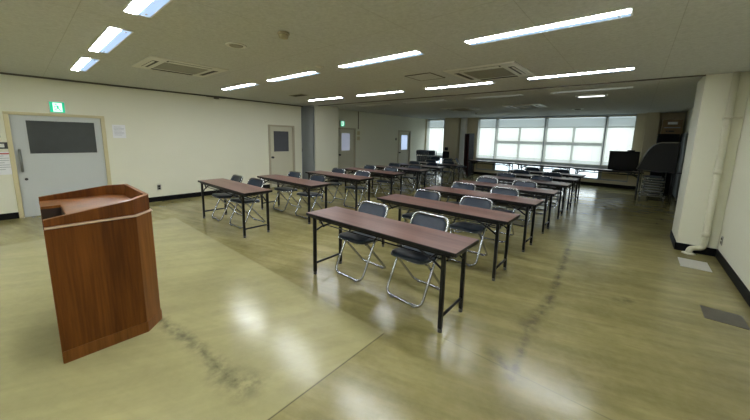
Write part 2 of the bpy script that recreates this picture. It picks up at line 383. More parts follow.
# blinds
def blind(x0, x1, label, z0=.74, z1=2.46):
    r = thing('window_blind', label, 'blind', ((x0+x1)/2, YF-.09, z0), 0, 'slatted blinds on the far windows')
    w = (x1-x0)/2; h = z1-z0
    bx(-w, w, -.03, .03, h-.045, h, 'rail', .004).build('head_rail', r)
    bx(-w, w, -.02, .02, 0, .022, 'rail', .004).build('bottom_rail', r)
    s = MB(); n = int((h-.08)/.026); a = math.radians(53); dy, dz = .0135*math.cos(a), .0135*math.sin(a)
    for i in range(n):
        z = .035+i*.026
        V = [s.bm.verts.new(p) for p in ((-w, -dy, z-dz), (w, -dy, z-dz), (w, 0, z+.0015), (-w, 0, z+.0015), (w, dy, z+dz), (-w, dy, z+dz))]
        s._tag([s.bm.faces.new((V[0], V[1], V[2], V[3])), s.bm.faces.new((V[3], V[2], V[4], V[5]))], 'slat', True)
    o = s.build('slats', r)
    c = MB()
    for x in (-w*.7, 0, w*.7): c.tube([(x, -.018, .02), (x, -.018, h-.03)], .0015, 'rail', 5)
    c.build('ladder_cord', r)
blind(-8.06, -7.14, 'slatted ivory blind over the narrow window in the far left corner')
blind(-5.45, -4.68, 'narrow ivory blind at the left end of the wide window')
blind(-4.65, -2.80, 'wide ivory blind over the left double bay of the wide window')
blind(-2.77, -.92, 'wide ivory blind over the right double bay, left of the television')
blind(-.89, -.13, 'narrow ivory blind behind the television, right end of the wide window')
# white pipe cover beside the pier
tag(bx(-6.22, -5.99, YF-.2, YF, 0, C+.03, 'lightbody', .01).build('pipe_cover'), 'white boxed pipe cover beside the far wall pier', 'pipe cover')

# ------------------------------------------------------------------ doors on left wall
def door(name, y0, y1, h, mdoor, pane, pm, label, frame='doorframe', handle='knob', hy=None):
    r = thing(name, label, 'door', (XW, (y0+y1)/2, 0)); del r['category']; r['kind'] = 'structure'
    w = (y1-y0)/2
    f = MB(); f.box(-.13, .025, -w-.06, -w, 0, h, frame, .004); f.box(-.13, .025, w, w+.06, 0, h, frame, .004); f.box(-.13, .025, -w-.06, w+.06, h, h+.05, frame, .004)
    f.build('door_frame', r)
    bx(-.06, -.02, -w, w, 0, h, mdoor, .003).build('door_panel', r)
    a, b, z0, z1 = pane; a -= (y0+y1)/2; b -= (y0+y1)/2
    bx(-.021, -.012, a, b, z0, z1, pm).build('door_pane', r)
    g = MB()
    for q in ((a-.015, a, z0-.015, z1+.015), (b, b+.015, z0-.015, z1+.015)): g.box(-.022, -.006, *q, mdoor)
    for q in ((z0-.015, z0), (z1, z1+.015)): g.box(-.022, -.006, a-.015, b+.015, *q, mdoor)
    g.build('pane_trim', r)
    hy = hy-(y0+y1)/2
    k = MB()
    if handle == 'bar':
        k.tube([(-.02, hy, 1.20), (.035, hy, 1.19), (.04, hy, 1.0), (.035, hy, .83), (-.02, hy, .82)], .017, 'handlegrey'); k.build('handle', r)
        l = MB(); l.lathe([(.022, -.02), (.022, 0), (.012, .004)], 'darkmetal', (0, hy+.03, .68), axis='x'); l.build('lock', r)
    else:
        k.lathe([(.03, -.022), (.03, -.014), (.012, -.012), (.012, .02), (.03, .028), (.03, .05), (.015, .06)], 'darkmetal', (0, hy, .90), axis='x', seg=14); k.build('knob', r)
    return r
door('door_1', -.06, 1.10, 1.80, 'doorblue', (.12, 1.0, 1.13, 1.71), 'darkglass', 'wide pale grey blue door with a dark window, behind the lectern', handle='bar', hy=.0)
door('door_2', 4.76, 5.52, 1.80, 'doorcream', (4.88, 5.38, 1.07, 1.67), 'midglass', 'cream door with a dark window, left of the column', frame='doorframe2', hy=4.82)
door('door_3', 7.42, 8.22, 1.82, 'doorcream', (7.58, 8.0, 1.05, 1.68), 'litglass_soft', 'cream door with a pale window, just past the column', frame='doorframe2', hy=7.48)
door('door_4', 11.05, 11.9, 1.84, 'doorcream', (11.25, 11.72, 1.03, 1.68), 'litglass', 'furthest cream door with a daylit window', frame='doorframe2', hy=11.12)

# ------------------------------------------------------------------ accordion partition folded against the left column
r = thing('accordion_partition', 'folded grey accordion partition against the left wall column', 'partition', (-7.95, 5.9, 0))
m = MB(); n = 12; pts = []
for i in range(n+1): pts.append((-.22+.45*i/n, -.075 if i % 2 else .03))
poly = pts+[(.23, .09), (-.22, .09)]
m.prism(poly, 2, .02, C-.04, 'pvinyl'); m.build('pleated_curtain', r)
bx(-.24, -.22, -.05, .10, .01, C-.035, 'alu', .003).build('end_post', r)
bx(-.235, .24, .0, .08, C-.035, C-.005, 'alu').build('top_rail', r)
bx(-.20, -.18, -.075, -.03, 1.05, 1.15, 'darkmetal', .003).build('handle', r)

# ------------------------------------------------------------------ small wall items
def exit_sign(y, z0, h, w, label):
    r = thing('exit_sign', label, 'exit sign', (XW, y, z0), 0)
    bx(0, .05, -w/2, w/2, 0, h, 'signbody', .004).build('housing', r)
    bx(.05, .053, -w/2+.008, w/2-.008, .008, h-.008, 'green').build('green_face', r)
    # white field and running figure leaving through a doorway (viewed from +x, right hand = +y)
    q = MB(); q.box(.053, .055, -w*.26, w*.30, .022*h/.2, h-.022*h/.2, 'white_lit'); q.build('doorway_field', r)
    s = h/.2; g = MB()
    def limb(pts, rad): g.tube([(.057, a*s, b*s) for a, b in pts], rad*s, 'green', 6)
    g.lathe([(.013*s, -.002), (.013*s, .002)], 'green', (.057, -.012*s, .152*s), seg=12, axis='x')
    limb([(-.004, .13), (.012, .088)], .0115)
    limb([(-.002, .125), (-.028, .112), (-.040, .090)], .0055); limb([(0, .128), (.024, .118), (.038, .132)], .0055)
    limb([(.012, .09), (-.010, .066), (-.036, .062)], .0075); limb([(.012, .09), (.026, .062), (.048, .036)], .0075)
    g.build('running_figure', r)
exit_sign(.525, 1.865, .20, .205, 'green exit sign with a running figure above the wide door')
exit_sign(7.58, 1.91, .20, .20, 'small green exit sign above the door past the column')
def notice(y0, y1, z0, z1, label, red=False):
    r = thing('wall_notice', label, 'notice', (XW, (y0+y1)/2, z0)); w = (y1-y0)/2; h = z1-z0
    bx(0, .004, -w, w, 0, h, 'paper').build('sheet', r)
    q = MB()
    for i in range(7):
        z = h*.82-i*h*.1
        if z < h*.12: break
        q.box(.004, .0046, -w*.75, w*(.75 if i % 3 else .4), z, z+h*.02, 'ink')
    if red: q.box(.004, .0048, -w*.8, w*.8, h*.9, h*.955, 'redink')
    q.build('printed_lines', r)
notice(1.265, 1.475, 1.42, 1.69, 'small white paper notice on the wall right of the wide door')
notice(-.40, -.09, .78, 1.165, 'white poster with a red heading left of the wide door', True)
for y0, y1, z0, z1, l in ((-.30, -.185, 1.41, 1.50, 'upper black wall plate left of the wide door'), (-.27, -.12, 1.22, 1.33, 'lower black wall plate with pale centre left of the wide door')):
    r = thing('wall_switch', l, 'wall switch', (XW, (y0+y1)/2, (z0+z1)/2)); w = (y1-y0)/2; h = (z1-z0)/2
    bx(0, .018, -w, w, -h, h, 'darkmetal', .003).build('plate', r); bx(.018, .024, -w*.5, w*.5, -h*.55, h*.55, 'signbody', .002).build('rocker', r)
def outlet(x, y, z, ry, label, m='steel'):
    r = thing('wall_outlet', label, 'outlet', (x, y, z), ry)
    bx(0, .008, -.036, .036, -.06, .06, m, .003).build('cover_plate', r)
    for dz in (-.025, .025): bx(.008, .012, -.018, .018, dz-.016, dz+.016, 'blackplastic', .002).build('socket', r)
outlet(XW, 1.97, .32, 0, 'steel wall outlet low on the left wall behind the lectern')
outlet(XR, 6.0, .27, math.pi, 'small dark outlet low on the right wall beside the pipe')
r = thing('cable_conduit', 'thin brown conduit with two switch boxes right of the door past the column', 'conduit', (XW, 8.42, 0))
m = MB(); m.tube([(.015, 0, 1.85), (.015, 0, C+.02)], .016, 'conduitbrown'); m.build('conduit_tube', r)
for z in (1.70, 1.50): bx(0, .05, -.05, .06, z-.07, z+.07, 'doorframe', .005).build('switch_box', r)
m = MB(); m.lathe([(.06, 0), (.06, .02), (.045, .03)], 'acgrille', seg=16, axis='x'); tag(m.build('wall_thermostat', None, (XW, 10.83, 1.5)), 'small round grey fitting on the left wall before the furthest door', 'thermostat')
m = MB(); m.box(0, .05, -.22, .22, -.03, .0, 'trimdark', .004); m.box(0, .06, -.05, .05, -.06, -.0, 'trimdark', .004); tag(m.build('wall_bracket', None, (XW+.03, 3.3, C-.01)), 'dark bracket at the ceiling edge above the left wall, left of the cream door', 'bracket')

# pipe on right column
r = thing('drain_pipe', 'cream drain pipe running down the right column to the floor', 'pipe', (.875, 6.095, 0))
def cpath(pts, rad, n=5):
    out = [Vector(pts[0])]
    for a, b, c in zip(pts, pts[1:], pts[2:]):
        a, b, c = Vector(a), Vector(b), Vector(c); d0 = (a-b).normalized()*rad; d1 = (c-b).normalized()*rad
        for i in range(n+1):
            t = i/n; p = (b+d0)*(1-t)**2+b*2*t*(1-t)+(b+d1)*t*t; out.append(p)
    out.append(Vector(pts[-1])); return out
m = MB(); m.tube(cpath([(0, 0, C), (0, 0, .095), (-.14, -.04, .085), (-.14, -.04, 0)], .065), .036, 'pipe', 14); m.build('pipe_run', r)
m = MB(); m.lathe([(.043, 0), (.043, .07)], 'pipe', (0, 0, .27), 16); m.build('coupling', r)
m = MB(); m.lathe([(.043, 0), (.043, .07)], 'pipe', (0, 0, 1.15), 16); m.build('coupling', r)
m = MB(); m.lathe([(.075, 0), (.07, .008), (.05, .014)], 'pipe', (-.14, -.04, 0), 18); m.build('floor_flange', r)
m = MB(); m.box(-.045, .12, -.045, .05, -.012, .012, 'pipe', .003); m.build('wall_clamp', r, (0, 0, 1.9))
m = MB(); m.box(.60, .88, 5.33, 5.72, 0, .006, 'greyplate', .002); tag(m.build('floor_hatch'), 'pale grey hatch plate in the floor in front of the right column', 'floor hatch')
m = MB(); m.box(.64, .91, 3.84, 4.12, 0, .004, 'darkplate', .001); tag(m.build('floor_plate'), 'scuffed dark rectangular plate on the floor by the right wall', 'floor plate')

# ------------------------------------------------------------------ ceiling fittings
def ceiling_light(lit=True):
    r = thing('ceiling_light', '', 'ceiling light')
    W, H = .62, .085
    f = MB()
    for s in (-1, 1): f.box(-W, W, s*H-.006, s*H+.006, -.006, .0, 'lightbody')
    for s in (-1, 1): f.box(s*W-.006, s*W+.006, -H, H, -.006, .0, 'lightbody')
    f.build('frame', r)
    g = MB()
    g.box(-W, W, .0, H, -.005, -.001, 'lampglow' if lit else 'lightbody'); g.build('reflector', r)
    t = MB(); t.box(-W+.004, W-.004, -H+.004, .0, -.009, -.001, 'lamp' if lit else 'unlit', .003); t.build('diffuser', r)
    for s in (-1, 1): bx(s*(W-.07)-.01, s*(W-.07)+.01, .035, .05, -.010, -.004, 'steel', .002).build('clip', r)
    return r
proto = ceiling_light(); first = True
names = {-.76: 'rightmost', -2.55: 'second from right', -4.36: 'third from right', -6.15: 'leftmost'}
rows = [(.72, 'nearest'), (2.95, 'second'), (5.14, 'third'), (-1.5, 'hindmost')]
for y, rn in rows:
    for x, cn in names.items():
        o = proto if first else copy_tree(proto); first = False
        o.location = (x, y, C); o['label'] = f'lit recessed ceiling light, {cn} in the {rn} row from the camera'; o['group'] = 'lit ceiling lights'
pu = ceiling_light(False); first = True
for x, cn in ((-.8, 'rightmost'), (-2.6, 'second from right'), (-4.4, 'third from right'), (-6.2, 'leftmost')):
    o = pu if first else copy_tree(pu); first = False
    o.location = (x, 7.0, C+.03); o['label'] = f'unlit recessed ceiling light beyond the ceiling track, {cn} of its row'; o['group'] = 'unlit ceiling lights'
r = thing('emergency_light', 'short white lit emergency light on the ceiling beyond the track', 'ceiling light', (-.84, 7.72, C+.03))
bx(-.27, .27, -.06, .06, -.03, 0, 'lightbody', .005).build('housing', r); bx(-.22, .22, -.045, .045, -.042, -.03, 'emerg', .004).build('diffuser', r)
for s in (-1, 1): bx(s*.245-.015, s*.245+.015, -.05, .05, -.045, -.028, 'darkmetal', .003).build('end_cap', r)

def cassette(x, y, z, label, rz=0):
    r = thing('air_conditioner', label, 'air conditioner', (x, y, z), rz, 'ceiling cassette air conditioners')
    m = MB(); m.prism([(-.475, -.475), (.475, -.475), (.475, .475), (-.475, .475)], 2, -.006, 0, 'acbody')
    m.hexa([(-.46, -.46, -.014), (.46, -.46, -.014), (.46, .46, -.014), (-.46, .46, -.014), (-.475, -.475, -.006), (.475, -.475, -.006), (.475, .475, -.006), (-.475, .475, -.006)], 'acbody'); m.build('panel', r)
    g = MB(); g.box(-.27, .27, -.27, .27, -.018, -.012, 'acgrille', .002)
    for i in range(17): g.box(-.25, .25, -.245+i*.03, -.235+i*.03, -.021, -.018, 'acgrille')
    g.build('intake_grille', r)
    for k in range(4):
        mt = Matrix.Rotation(math.pi/2*k, 4, 'Z')
        s = MB(); s.box(-.27, .27, -.405, -.335, -.0165, -.012, 'slot', mtx=mt); s.build('air_slot', r)
        v = MB(); v.hexa([mt @ Vector(p) for p in ((-.26, -.40, -.018), (.26, -.40, -.018), (.26, -.378, -.026), (-.26, -.378, -.026), (-.26, -.40, -.015), (.26, -.40, -.015), (.26, -.374, -.023), (-.26, -.374, -.023))], 'acbody'); v.build('louvre', r)
    return r
cassette(-5.16, 1.63, C-.001, 'ivory ceiling air conditioner at left, nearest the left wall')
cassette(-1.70, 4.38, C-.001, 'ivory ceiling air conditioner between the two middle light rows at right')
cassette(-2.55, 9.35, C+.03, 'distant ceiling air conditioner near the windows, the right one of two')
cassette(-4.45, 9.3, C+.03, 'distant ceiling air conditioner near the windows, the left one of two')
def disc(name, x, y, z, prof, ms, label, cat):
    r = thing(name, label, cat, (x, y, z))
    for pn, p, mm in zip(('base', 'cover'), prof, ms):
        m = MB(); m.lathe(p, mm, seg=24); m.build(pn, r)
disc('smoke_detector', -2.60, 1.68, C, ([(.05, 0), (.055, -.015), (.05, -.02)][::-1], [(.018, -.055), (.038, -.05), (.044, -.03), (.044, -.02)]), ('shadedivory', 'shadedivory'), 'ivory smoke detector hanging under the ceiling near the camera', 'smoke detector')
disc('ceiling_speaker', -3.37, 1.60, C, ([(.10, -.008), (.105, 0)], [(.06, -.014), (.07, -.008)]), ('acbody', 'acgrille'), 'round recessed ceiling speaker left of the smoke detector', 'speaker')
disc('ceiling_sensor', -3.42, 2.75, C, ([(.05, -.006), (.06, 0)], [(.03, -.012), (.035, -.006)]), ('acbody', 'acbody'), 'small flat round sensor between the lights of the second row', 'sensor')
disc('sprinkler_head', -4.58, 10.8, C+.03, ([(.03, -.02), (.04, 0)], [(.01, -.05), (.015, -.02)]), ('acbody', 'darkmetal'), 'small dark sprinkler head on the ceiling near the windows', 'sprinkler')
disc('ceiling_downlight', -1.45, 10.65, C+.03, ([(.15, -.015), (.17, 0)], [(.07, -.03), (.08, -.015)]), ('lightbody', 'slot'), 'round white ceiling fitting with a dark centre near the windows', 'downlight')
r = thing('ceiling_hatch', 'square access hatch in the ceiling left of the right air conditioner', 'ceiling hatch', (-2.6, 4.13, C))
bx(-.21, .21, -.21, .21, -.005, 0, 'ceil').build('lid', r)
m = MB()
for s in (-1, 1): m.box(-.225, .225, s*.218-.008, s*.218+.008, -.007, 0, 'trimdark'); m.box(s*.218-.008, s*.218+.008, -.21, .21, -.007, 0, 'trimdark')
m.build('rim', r)
r = thing('ceiling_vent', 'small slotted vent in the ceiling in front of the third light row', 'vent', (-6.15, 4.33, C))
bx(-.25, .25, -.10, .10, -.008, 0, 'acgrille', .002).build('face', r)
m = MB()
for i in range(5): m.box(-.22, .22, -.075+i*.035, -.062+i*.035, -.012, -.008, 'slot')
m.build('slats', r)

# ------------------------------------------------------------------ lectern
r = thing('lectern', 'large reddish brown wooden lectern with chamfered corners and open sloping top', 'lectern', (0, 0, 0))
X0, X1, Yb, Ys, Yf, ch = -2.765, -3.745, .05, .508, .628, .125
pl = [(X0, Yb), (X0, Ys), (X0-ch, Yf), (X1+ch, Yf), (X1, Ys), (X1, .062)]
cx = (X0+X1)/2
def inset(p, d):   # shrink the plan towards the centre line
    return [(cx+(x-cx)*(1-d/.49), y if i in (0, 5) else (y-d*.9 if y > .5 else y-d)) for i, (x, y) in enumerate(p)]
def wallpanel(a, b, ia, ib, z0a, z1a, z0b, z1b, mm):
    q = MB(); q.hexa([(*a, z0a), (*b, z0b), (*ib, z0b), (*ia, z0a), (*a, z1a), (*b, z1b), (*ib, z1b), (*ia, z1a)], mm); return q
ins = inset(pl, .022)
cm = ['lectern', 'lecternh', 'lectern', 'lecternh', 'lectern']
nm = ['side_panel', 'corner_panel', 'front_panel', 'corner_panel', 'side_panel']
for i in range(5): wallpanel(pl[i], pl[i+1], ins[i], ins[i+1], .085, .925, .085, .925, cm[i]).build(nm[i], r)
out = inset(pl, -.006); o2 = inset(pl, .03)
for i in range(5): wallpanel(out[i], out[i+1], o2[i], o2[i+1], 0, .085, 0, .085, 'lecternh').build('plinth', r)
e = inset(pl, -.007); e2 = inset(pl, .03)
for i in range(5):
    q = wallpanel(e[i], e[i+1], e2[i], e2[i+1], .930, .939, .930, .939, 'edgeglint'); q.build('ledge', r)
for s, x in ((1, X0),): bx(min(x, x-s*.024), max(x, x-s*.024), Yb-.004, Yb, 0, .925, 'lecternh').build('edge_band', r)
hz = [.985, 1.052, 1.062, 1.062, 1.048, .995]
ri = inset(pl, .008); ro = inset(pl, .034)
for i in range(5):
    wallpanel(ri[i], ri[i+1], ro[i], ro[i+1], .943, hz[i], .943, hz[i+1], 'lectern').build('rim_panel', r)
    wallpanel(inset(pl, .007)[i], inset(pl, .007)[i+1], inset(pl, .035)[i], inset(pl, .035)[i+1], hz[i], hz[i]+.003, hz[i+1], hz[i+1]+.003, 'lecternh').build('rim_edge', r)
q = MB(); a0, a1 = X1+.036, X0-.036; a2 = -3.42
q.prism([(a0, .06), (a2, .06), (a2, .165), (a1, .165), (a1, .49), (a1-.115, .59), (a0+.115, .59), (a0, .49)], 2, .945, .965, 'lecternh')
q.build('desk_surface', r)
bx(a2, a1, .165, .18, .45, .945, 'shadeliner').build('recess_back', r)  # recess lining, coloured dark for the shade inside
bx(a2-.015, a2, .06, .18, .45, .945, 'shadeliner').build('recess_side', r)
bx(a1, a1+.012, .06, .18, .45, .945, 'shadeliner').build('recess_side', r)
q = MB(); q.prism([(a0, .06), (a1, .06), (a1, .48), (a1-.11, .575), (a0+.11, .575), (a0, .48)], 2, 0.42, 0.44, 'shadeliner'); q.build('shelf', r)
q = MB(); q.prism([(a0, .06), (a1, .06), (a1, .48), (a1-.11, .575), (a0+.11, .575), (a0, .48)], 2, 0.1, 0.12, 'lectern'); q.build('bottom_shelf', r)

# ------------------------------------------------------------------ folding table
def folding_table():
    t = thing('folding_table', '', 'table')
    W, D, H = .9, .225, .70
    m = MB(); m.box(-W, W, -D, D, H-.034, H-.002, 'black', .004); m.box(-W+.006, W-.006, -D+.006, D-.006, H-.0025, H, 'laminate'); m.build('tabletop', t)
    m = MB()
    for s in (-1, 1): m.box(-W+.06, W-.06, s*(D-.035)-.012, s*(D-.035)+.012, H-.055, H-.03, 'black')
    m.build('under_rail', t)
    for sx in (-1, 1):
        x = sx*(W-.112)
        for sy in (-1, 1):
            y = sy*(D-.03)
            m = MB(); m.box(x-.016, x+.016, y-.016, y+.016, .03, H-.03, 'black', .004); leg = m.build('leg', t)
            f = MB(); f.lathe([(.018, 0), (.018, .03), (.015, .036)], 'rubber', (x, y, 0), 12); f.build('foot_cap', leg)
            m = MB(); m.tube([(x, y-sy*.018, .51), (x-sx*.10, y-sy*.018, .575), (x-sx*.28, y-sy*.018, H-.045)], .0105, 'black', 6)
            m.tube([(x-sx*.06, y-sy*.018, H-.05), (x-sx*.14, y-sy*.018, .575)], .009, 'black', 6); m.build('brace', t)
        m = MB(); m.tube([(x, -D+.04, .13), (x, D-.04, .13)], .0125, 'black', 8); m.build('end_stretcher', t)
        m = MB(); m.tube([(x, -D+.04, H-.06), (x, D-.04, H-.06)], .011, 'black', 8); m.build('top_crossbar', t)
    m = MB()
    for y in (-.13, -.06, .01, .08): m.tube([(-W+.11, y, .585), (W-.11, y, .585)], .0065, 'black', 6)
    for x in (-W+.11, -.3, .3, W-.11): m.tube([(x, -.13, H-.03), (x, -.13, .585), (x, .08, .585), (x, .08, H-.03)], .0055, 'black', 6)
    m.build('under_shelf', t)
    return t
# ------------------------------------------------------------------ folding chair (sitter faces -y)
def folding_chair():
    t = thing('folding_chair', '', 'chair')
    R = .013
    def loop(w, path, r=.06):
        # path: (y,z) from floor to top; closed ring through both sides
        L = [(-w, y, z) for y, z in path]; Rr = [(w, y, z) for y, z in path[::-1]]
        pts = L+Rr; out = []; n = len(pts)
        for i in range(n):
            a, b, c = Vector(pts[i-1]), Vector(pts[i]), Vector(pts[(i+1) % n])
            d0, d1 = (a-b), (c-b); k = r if i in (0, len(path)-1, len(path), n-1) else .04
            d0 = d0.normalized()*min(k, d0.length*.45); d1 = d1.normalized()*min(k, d1.length*.45)
            for j in range(5):
                q = j/4; out.append((b+d0)*(1-q)**2+b*2*q*(1-q)+(b+d1)*q*q)
        return out
    m = MB(); m.tube(loop(.212, [(-.225, .013), (-.015, .42), (.10, .55), (.215, .775)], .08), R, 'chrome', 8, closed=True); m.build('back_frame', t)
    # rear legs: U open at the seat
    L = loop(.192, [(.225, .013), (-.115, .408)])
    m = MB(); pts = [(-.192, -.14, .41)]+cpath([(-.192, -.12, .40), (-.192, .225, .013), (.192, .225, .013), (.192, -.12, .40)], .06)+[(.192, -.14, .41)]
    m.tube(pts, R, 'chrome', 8); m.build('rear_frame', t)
    # seat: padded rounded pan
    m = MB(); prof = rrect(.40, .38, .09)
    levels = [(.93, .408), (1.0, .418), (1.0, .432), (.975, .443), (.90, .449), (.5, .4515)]
    rings = [[m.bm.verts.new((x*s, -.035+y*s, z - .02*((y*s)/.18 < 0)*(-y*s/.18)*0 + .012*(-(y*s)/.18))) for x, y in prof] for s, z in levels]
    fs = []
    for A, B in zip(rings, rings[1:]):
        for k in range(len(A)): fs.append(m.bm.faces.new((A[k], A[(k+1) % len(A)], B[(k+1) % len(A)], B[k])))
    fs += [m.bm.faces.new(rings[0][::-1]), m.bm.faces.new(rings[-1])]; m._tag(fs, 'vinyl', True); m.build('seat', t)
    m = MB(); m.tube([(x*1.01, -.035+y*1.01, .412+.012*(-y/.18)) for x, y in prof], .006, 'chrome', 6, closed=True)
    for s in (-1, 1): m.tube([(s*.198, -.12, .412), (s*.198, .10, .402)], .009, 'chrome', 6)
    m.build('seat_rail', t)
    # backrest pad: curved rounded panel following the frame tilt
    m = MB(); prof = rrect(.398, .19, .08, 6)
    c0, ax = Vector((0, .168, .683)), Vector((0, .115, .225)).normalized(); nr = Vector((0, -ax.z, ax.y))
    def bp(u, v, d):
        p = c0+Vector((1, 0, 0))*u+ax*v+nr*(d - .030*(1-(u/.2)**2)+.008); return p
    lv = [(.80, -.013), (.97, -.010), (1.0, 0), (.97, .010), (.80, .014)]
    rings = [[m.bm.verts.new(bp(u*s, v*s, d)) for u, v in prof] for s, d in lv]; fs = []
    for A, B in zip(rings, rings[1:]):
        for k in range(len(A)): fs.append(m.bm.faces.new((A[k], A[(k+1) % len(A)], B[(k+1) % len(A)], B[k])))
    # fill both faces by strips between mirrored outline points
    for ring, flip in ((rings[0], True), (rings[-1], False)):
        n = len(ring)
        cols = sorted(range(n), key=lambda k: prof[k][0])
        top = sorted([k for k in range(n) if prof[k][1] > 0], key=lambda k: prof[k][0]); bot = sorted([k for k in range(n) if prof[k][1] < 0], key=lambda k: prof[k][0])
        # subdivide the straight middle
        rows = []
        for a, b in zip(top, bot): rows.append((ring[a], ring[b]))
        for (a, b), (c, d) in zip(rows, rows[1:]):
            ua, uc = a.co.x, c.co.x
            if uc-ua > .05:
                prev = (a, b); N = 6; s, dd = lv[0] if flip else lv[-1]
                pairs = []
                for q in range(1, N):
                    u = ua+(uc-ua)*q/N; pairs.append((m.bm.verts.new(bp(u, .0925*s, dd)), m.bm.verts.new(bp(u, -.0925*s, dd))))
                for pr in pairs+[(c, d)]:
                    fs.append(m.bm.faces.new((prev[0], pr[0], pr[1], prev[1]))); prev = pr
            else: fs.append(m.bm.faces.new((a, c, d, b)))
    m._tag(fs, 'vinyl', True); m.build('backrest', t)
    m = MB()
    for s in (-1, 1):
        m.tube([(s*.19, -.02, .405), (s*.19, .03, .44)], .009, 'blackplastic', 6)
    m.build('hinge', t)
    for x, y in ((-.13, -.225), (.13, -.225), (-.12, .225), (.12, .225)):
        bx(x-.02, x+.02, y-.014, y+.014, 0, .014, 'rubber', .003).build('foot_pad', t)
    return t

TAB = folding_table(); CH = folding_chair(); used = [False, False]
def place(kind, loc, rz, label, group):
    i = 0 if kind == 't' else 1; p = (TAB, CH)[i]
    o = p if not used[i] else copy_tree(p); used[i] = True
    o.location = loc; o.rotation_euler = (0, 0, rz); o['label'] = label; o['group'] = group; return o
ordn = ['front', 'second', 'third', 'fourth', 'fifth', 'sixth', 'seventh']
FR = [2.02, 3.23, 4.42, 5.56, 6.84, 7.92, 9.07]; FL = [2.05, 3.16, 4.37, 5.62, 6.76, 7.97, 9.15]
rot = random.Random(3)
rotR = [.014, .012, -.01, .0, .0, .01, -.01]
for i, y in enumerate(FR):
    place('t', (-1.84, y+.215, 0), rotR[i], f'brown topped folding table, {ordn[i]} from the camera in the right column', 'folding tables in the right column')
    for k, dx in enumerate((.46, 1.20)):
        place('c', (-2.738+dx+rot.uniform(-.02, .02), y+.41+rot.uniform(-.02, .03), 0), rot.uniform(-.05, .05),
              f'navy folding chair on the {("left", "right")[k]} behind the {ordn[i]} table of the right column', 'folding chairs in the right column')
offL = [(.37, 1.03), (.44, 1.22), (.5, 1.3), (.45, 1.2), (.45, 1.2), (.5, 1.2), (.45, 1.2)]
for i, y in enumerate(FL):
    xl = (-6.08, -5.99, -6.0, -6.06, -6.08, -6.2, -6.2)[i]
    place('t', (xl+.905, y+.225, 0), (-.006, .012, 0, 0, .01, 0, 0)[i], f'brown topped folding table, {ordn[i]} from the camera in the left column', 'folding tables in the left column')
    for k, dx in enumerate(offL[i]):
        place('c', (xl+dx, y+((.35, .40)[k] if i == 0 else .42)+rot.uniform(-.02, .04), 0), rot.uniform(-.06, .06)+(.12 if (i, k) == (0, 1) else 0),
              f'navy folding chair on the {("left", "right")[k]} behind the {ordn[i]} table of the left column', 'folding chairs in the left column')
for x, y, l in ((-4.45, 12.3, 'folding table along the windows, left one of three'), (-2.5, 12.15, 'folding table along the windows, middle one of three'), (-.66, 12.0, 'folding table along the windows carrying the television')):
    place('t', (x, y, 0), 0, l, 'folding tables along the windows')

# ------------------------------------------------------------------ far corner things
r = thing('television', 'black boxy television on the table by the windows', 'television', (-.27, 12.0, .70))
m = MB(); m.box(-.36, .36, -.20, -.10, .02, .60, 'blackplastic', .015)
m.hexa([(-.34, -.10, .04), (.34, -.10, .04), (.22, .22, .08), (-.22, .22, .08), (-.34, -.10, .58), (.34, -.10, .58), (.22, .22, .45), (-.22, .22, .45)], 'blackplastic'); m.build('cabinet', r)
bx(-.30, .30, -.206, -.199, .10, .54, 'screen', .004).build('screen', r)
bx(-.25, .25, -.12, .18, 0, .03, 'blackplastic', .005).build('base', r)
bx(.06, .24, -.15, -.02, .60, .635, 'blackplastic', .005).build('set_top_receiver', r)

r = thing('chair_trolley', 'low wheeled trolley loaded with folded chairs in the far right corner', 'trolley', (.45, 11.32, 0))
m = MB(); z = .14
for s in (-1, 1): m.tube([(s*.26, -.40, z), (s*.26, .40, z)], .015, 'chrome', 8); m.tube([(-.26, s*.40, z), (.26, s*.40, z)], .015, 'chrome', 8)
m.tube([(-.26, 0, z), (.26, 0, z)], .012, 'chrome', 8); m.build('base_frame', r)
m = MB(); m.tube(cpath([(-.26, .40, z), (-.26, .40, 1.0), (.26, .40, 1.0), (.26, .40, z)], .06), .014, 'chrome', 8); m.build('push_handle', r)
for sx in (-1, 1):
    for sy in (-1, 1):
        w = MB(); w.lathe([(.02, -.014), (.05, -.012), (.05, .012), (.02, .014)], 'rubber', (sx*.24, sy*.37, .05), 16, axis='x'); wo = w.build('caster', r)
        q = MB(); q.box(sx*.24-.022, sx*.24+.022, sy*.37-.02, sy*.37+.02, .10, .13, 'steel'); q.build('fork', wo)
def folded_chair(label, loc, rot_, group):
    t = thing('folded_chair', label, 'chair', loc, 0, group); t.rotation_euler = rot_
    m = MB(); p = rrect(.41, .86, .08)
    m.tube([(x, 0, y+.43) for x, y in p], .0115, 'chrome', 8, closed=True); m.build('back_frame', t)
    m = MB(); p = rrect(.355, .62, .06); m.tube([(x, .026, y+.35) for x, y in p], .0105, 'chrome', 8, closed=True); m.build('rear_frame', t)
    m = MB(); m.box(-.185, .185, -.012, .016, .66, .84, 'vinyl', .011, 3); m.build('backrest', t)
    m = MB(); m.box(-.175, .175, -.030, -.004, .22, .60, 'vinyl', .011, 3); m.build('seat', t)
    return t
fc = folded_chair('folded navy chair lying lowest on the trolley in the far right corner', (.45, 10.94, .175), (-math.pi/2, 0, 0), 'folded chairs on the right trolley')
fc.rotation_euler = (-math.pi/2, 0, 0); fc.location = (.45, 10.91, .19)
nth = ['lowest', 'second', 'third', 'fourth', 'fifth', 'sixth', 'seventh', 'topmost']
for i in range(1, 7):
    o = copy_tree(fc); o.location = (.45+(.02 if i % 2 else -.02), 10.91, .19+i*.072); o['label'] = f'folded navy chair lying {("topmost" if i == 6 else nth[i]+" from below")} in the flat stack on the right trolley'
r = thing('trolley_hood', 'large dark curved hood with a bright rim resting above the loaded trolley', 'hood', (.43, 11.32, 0))
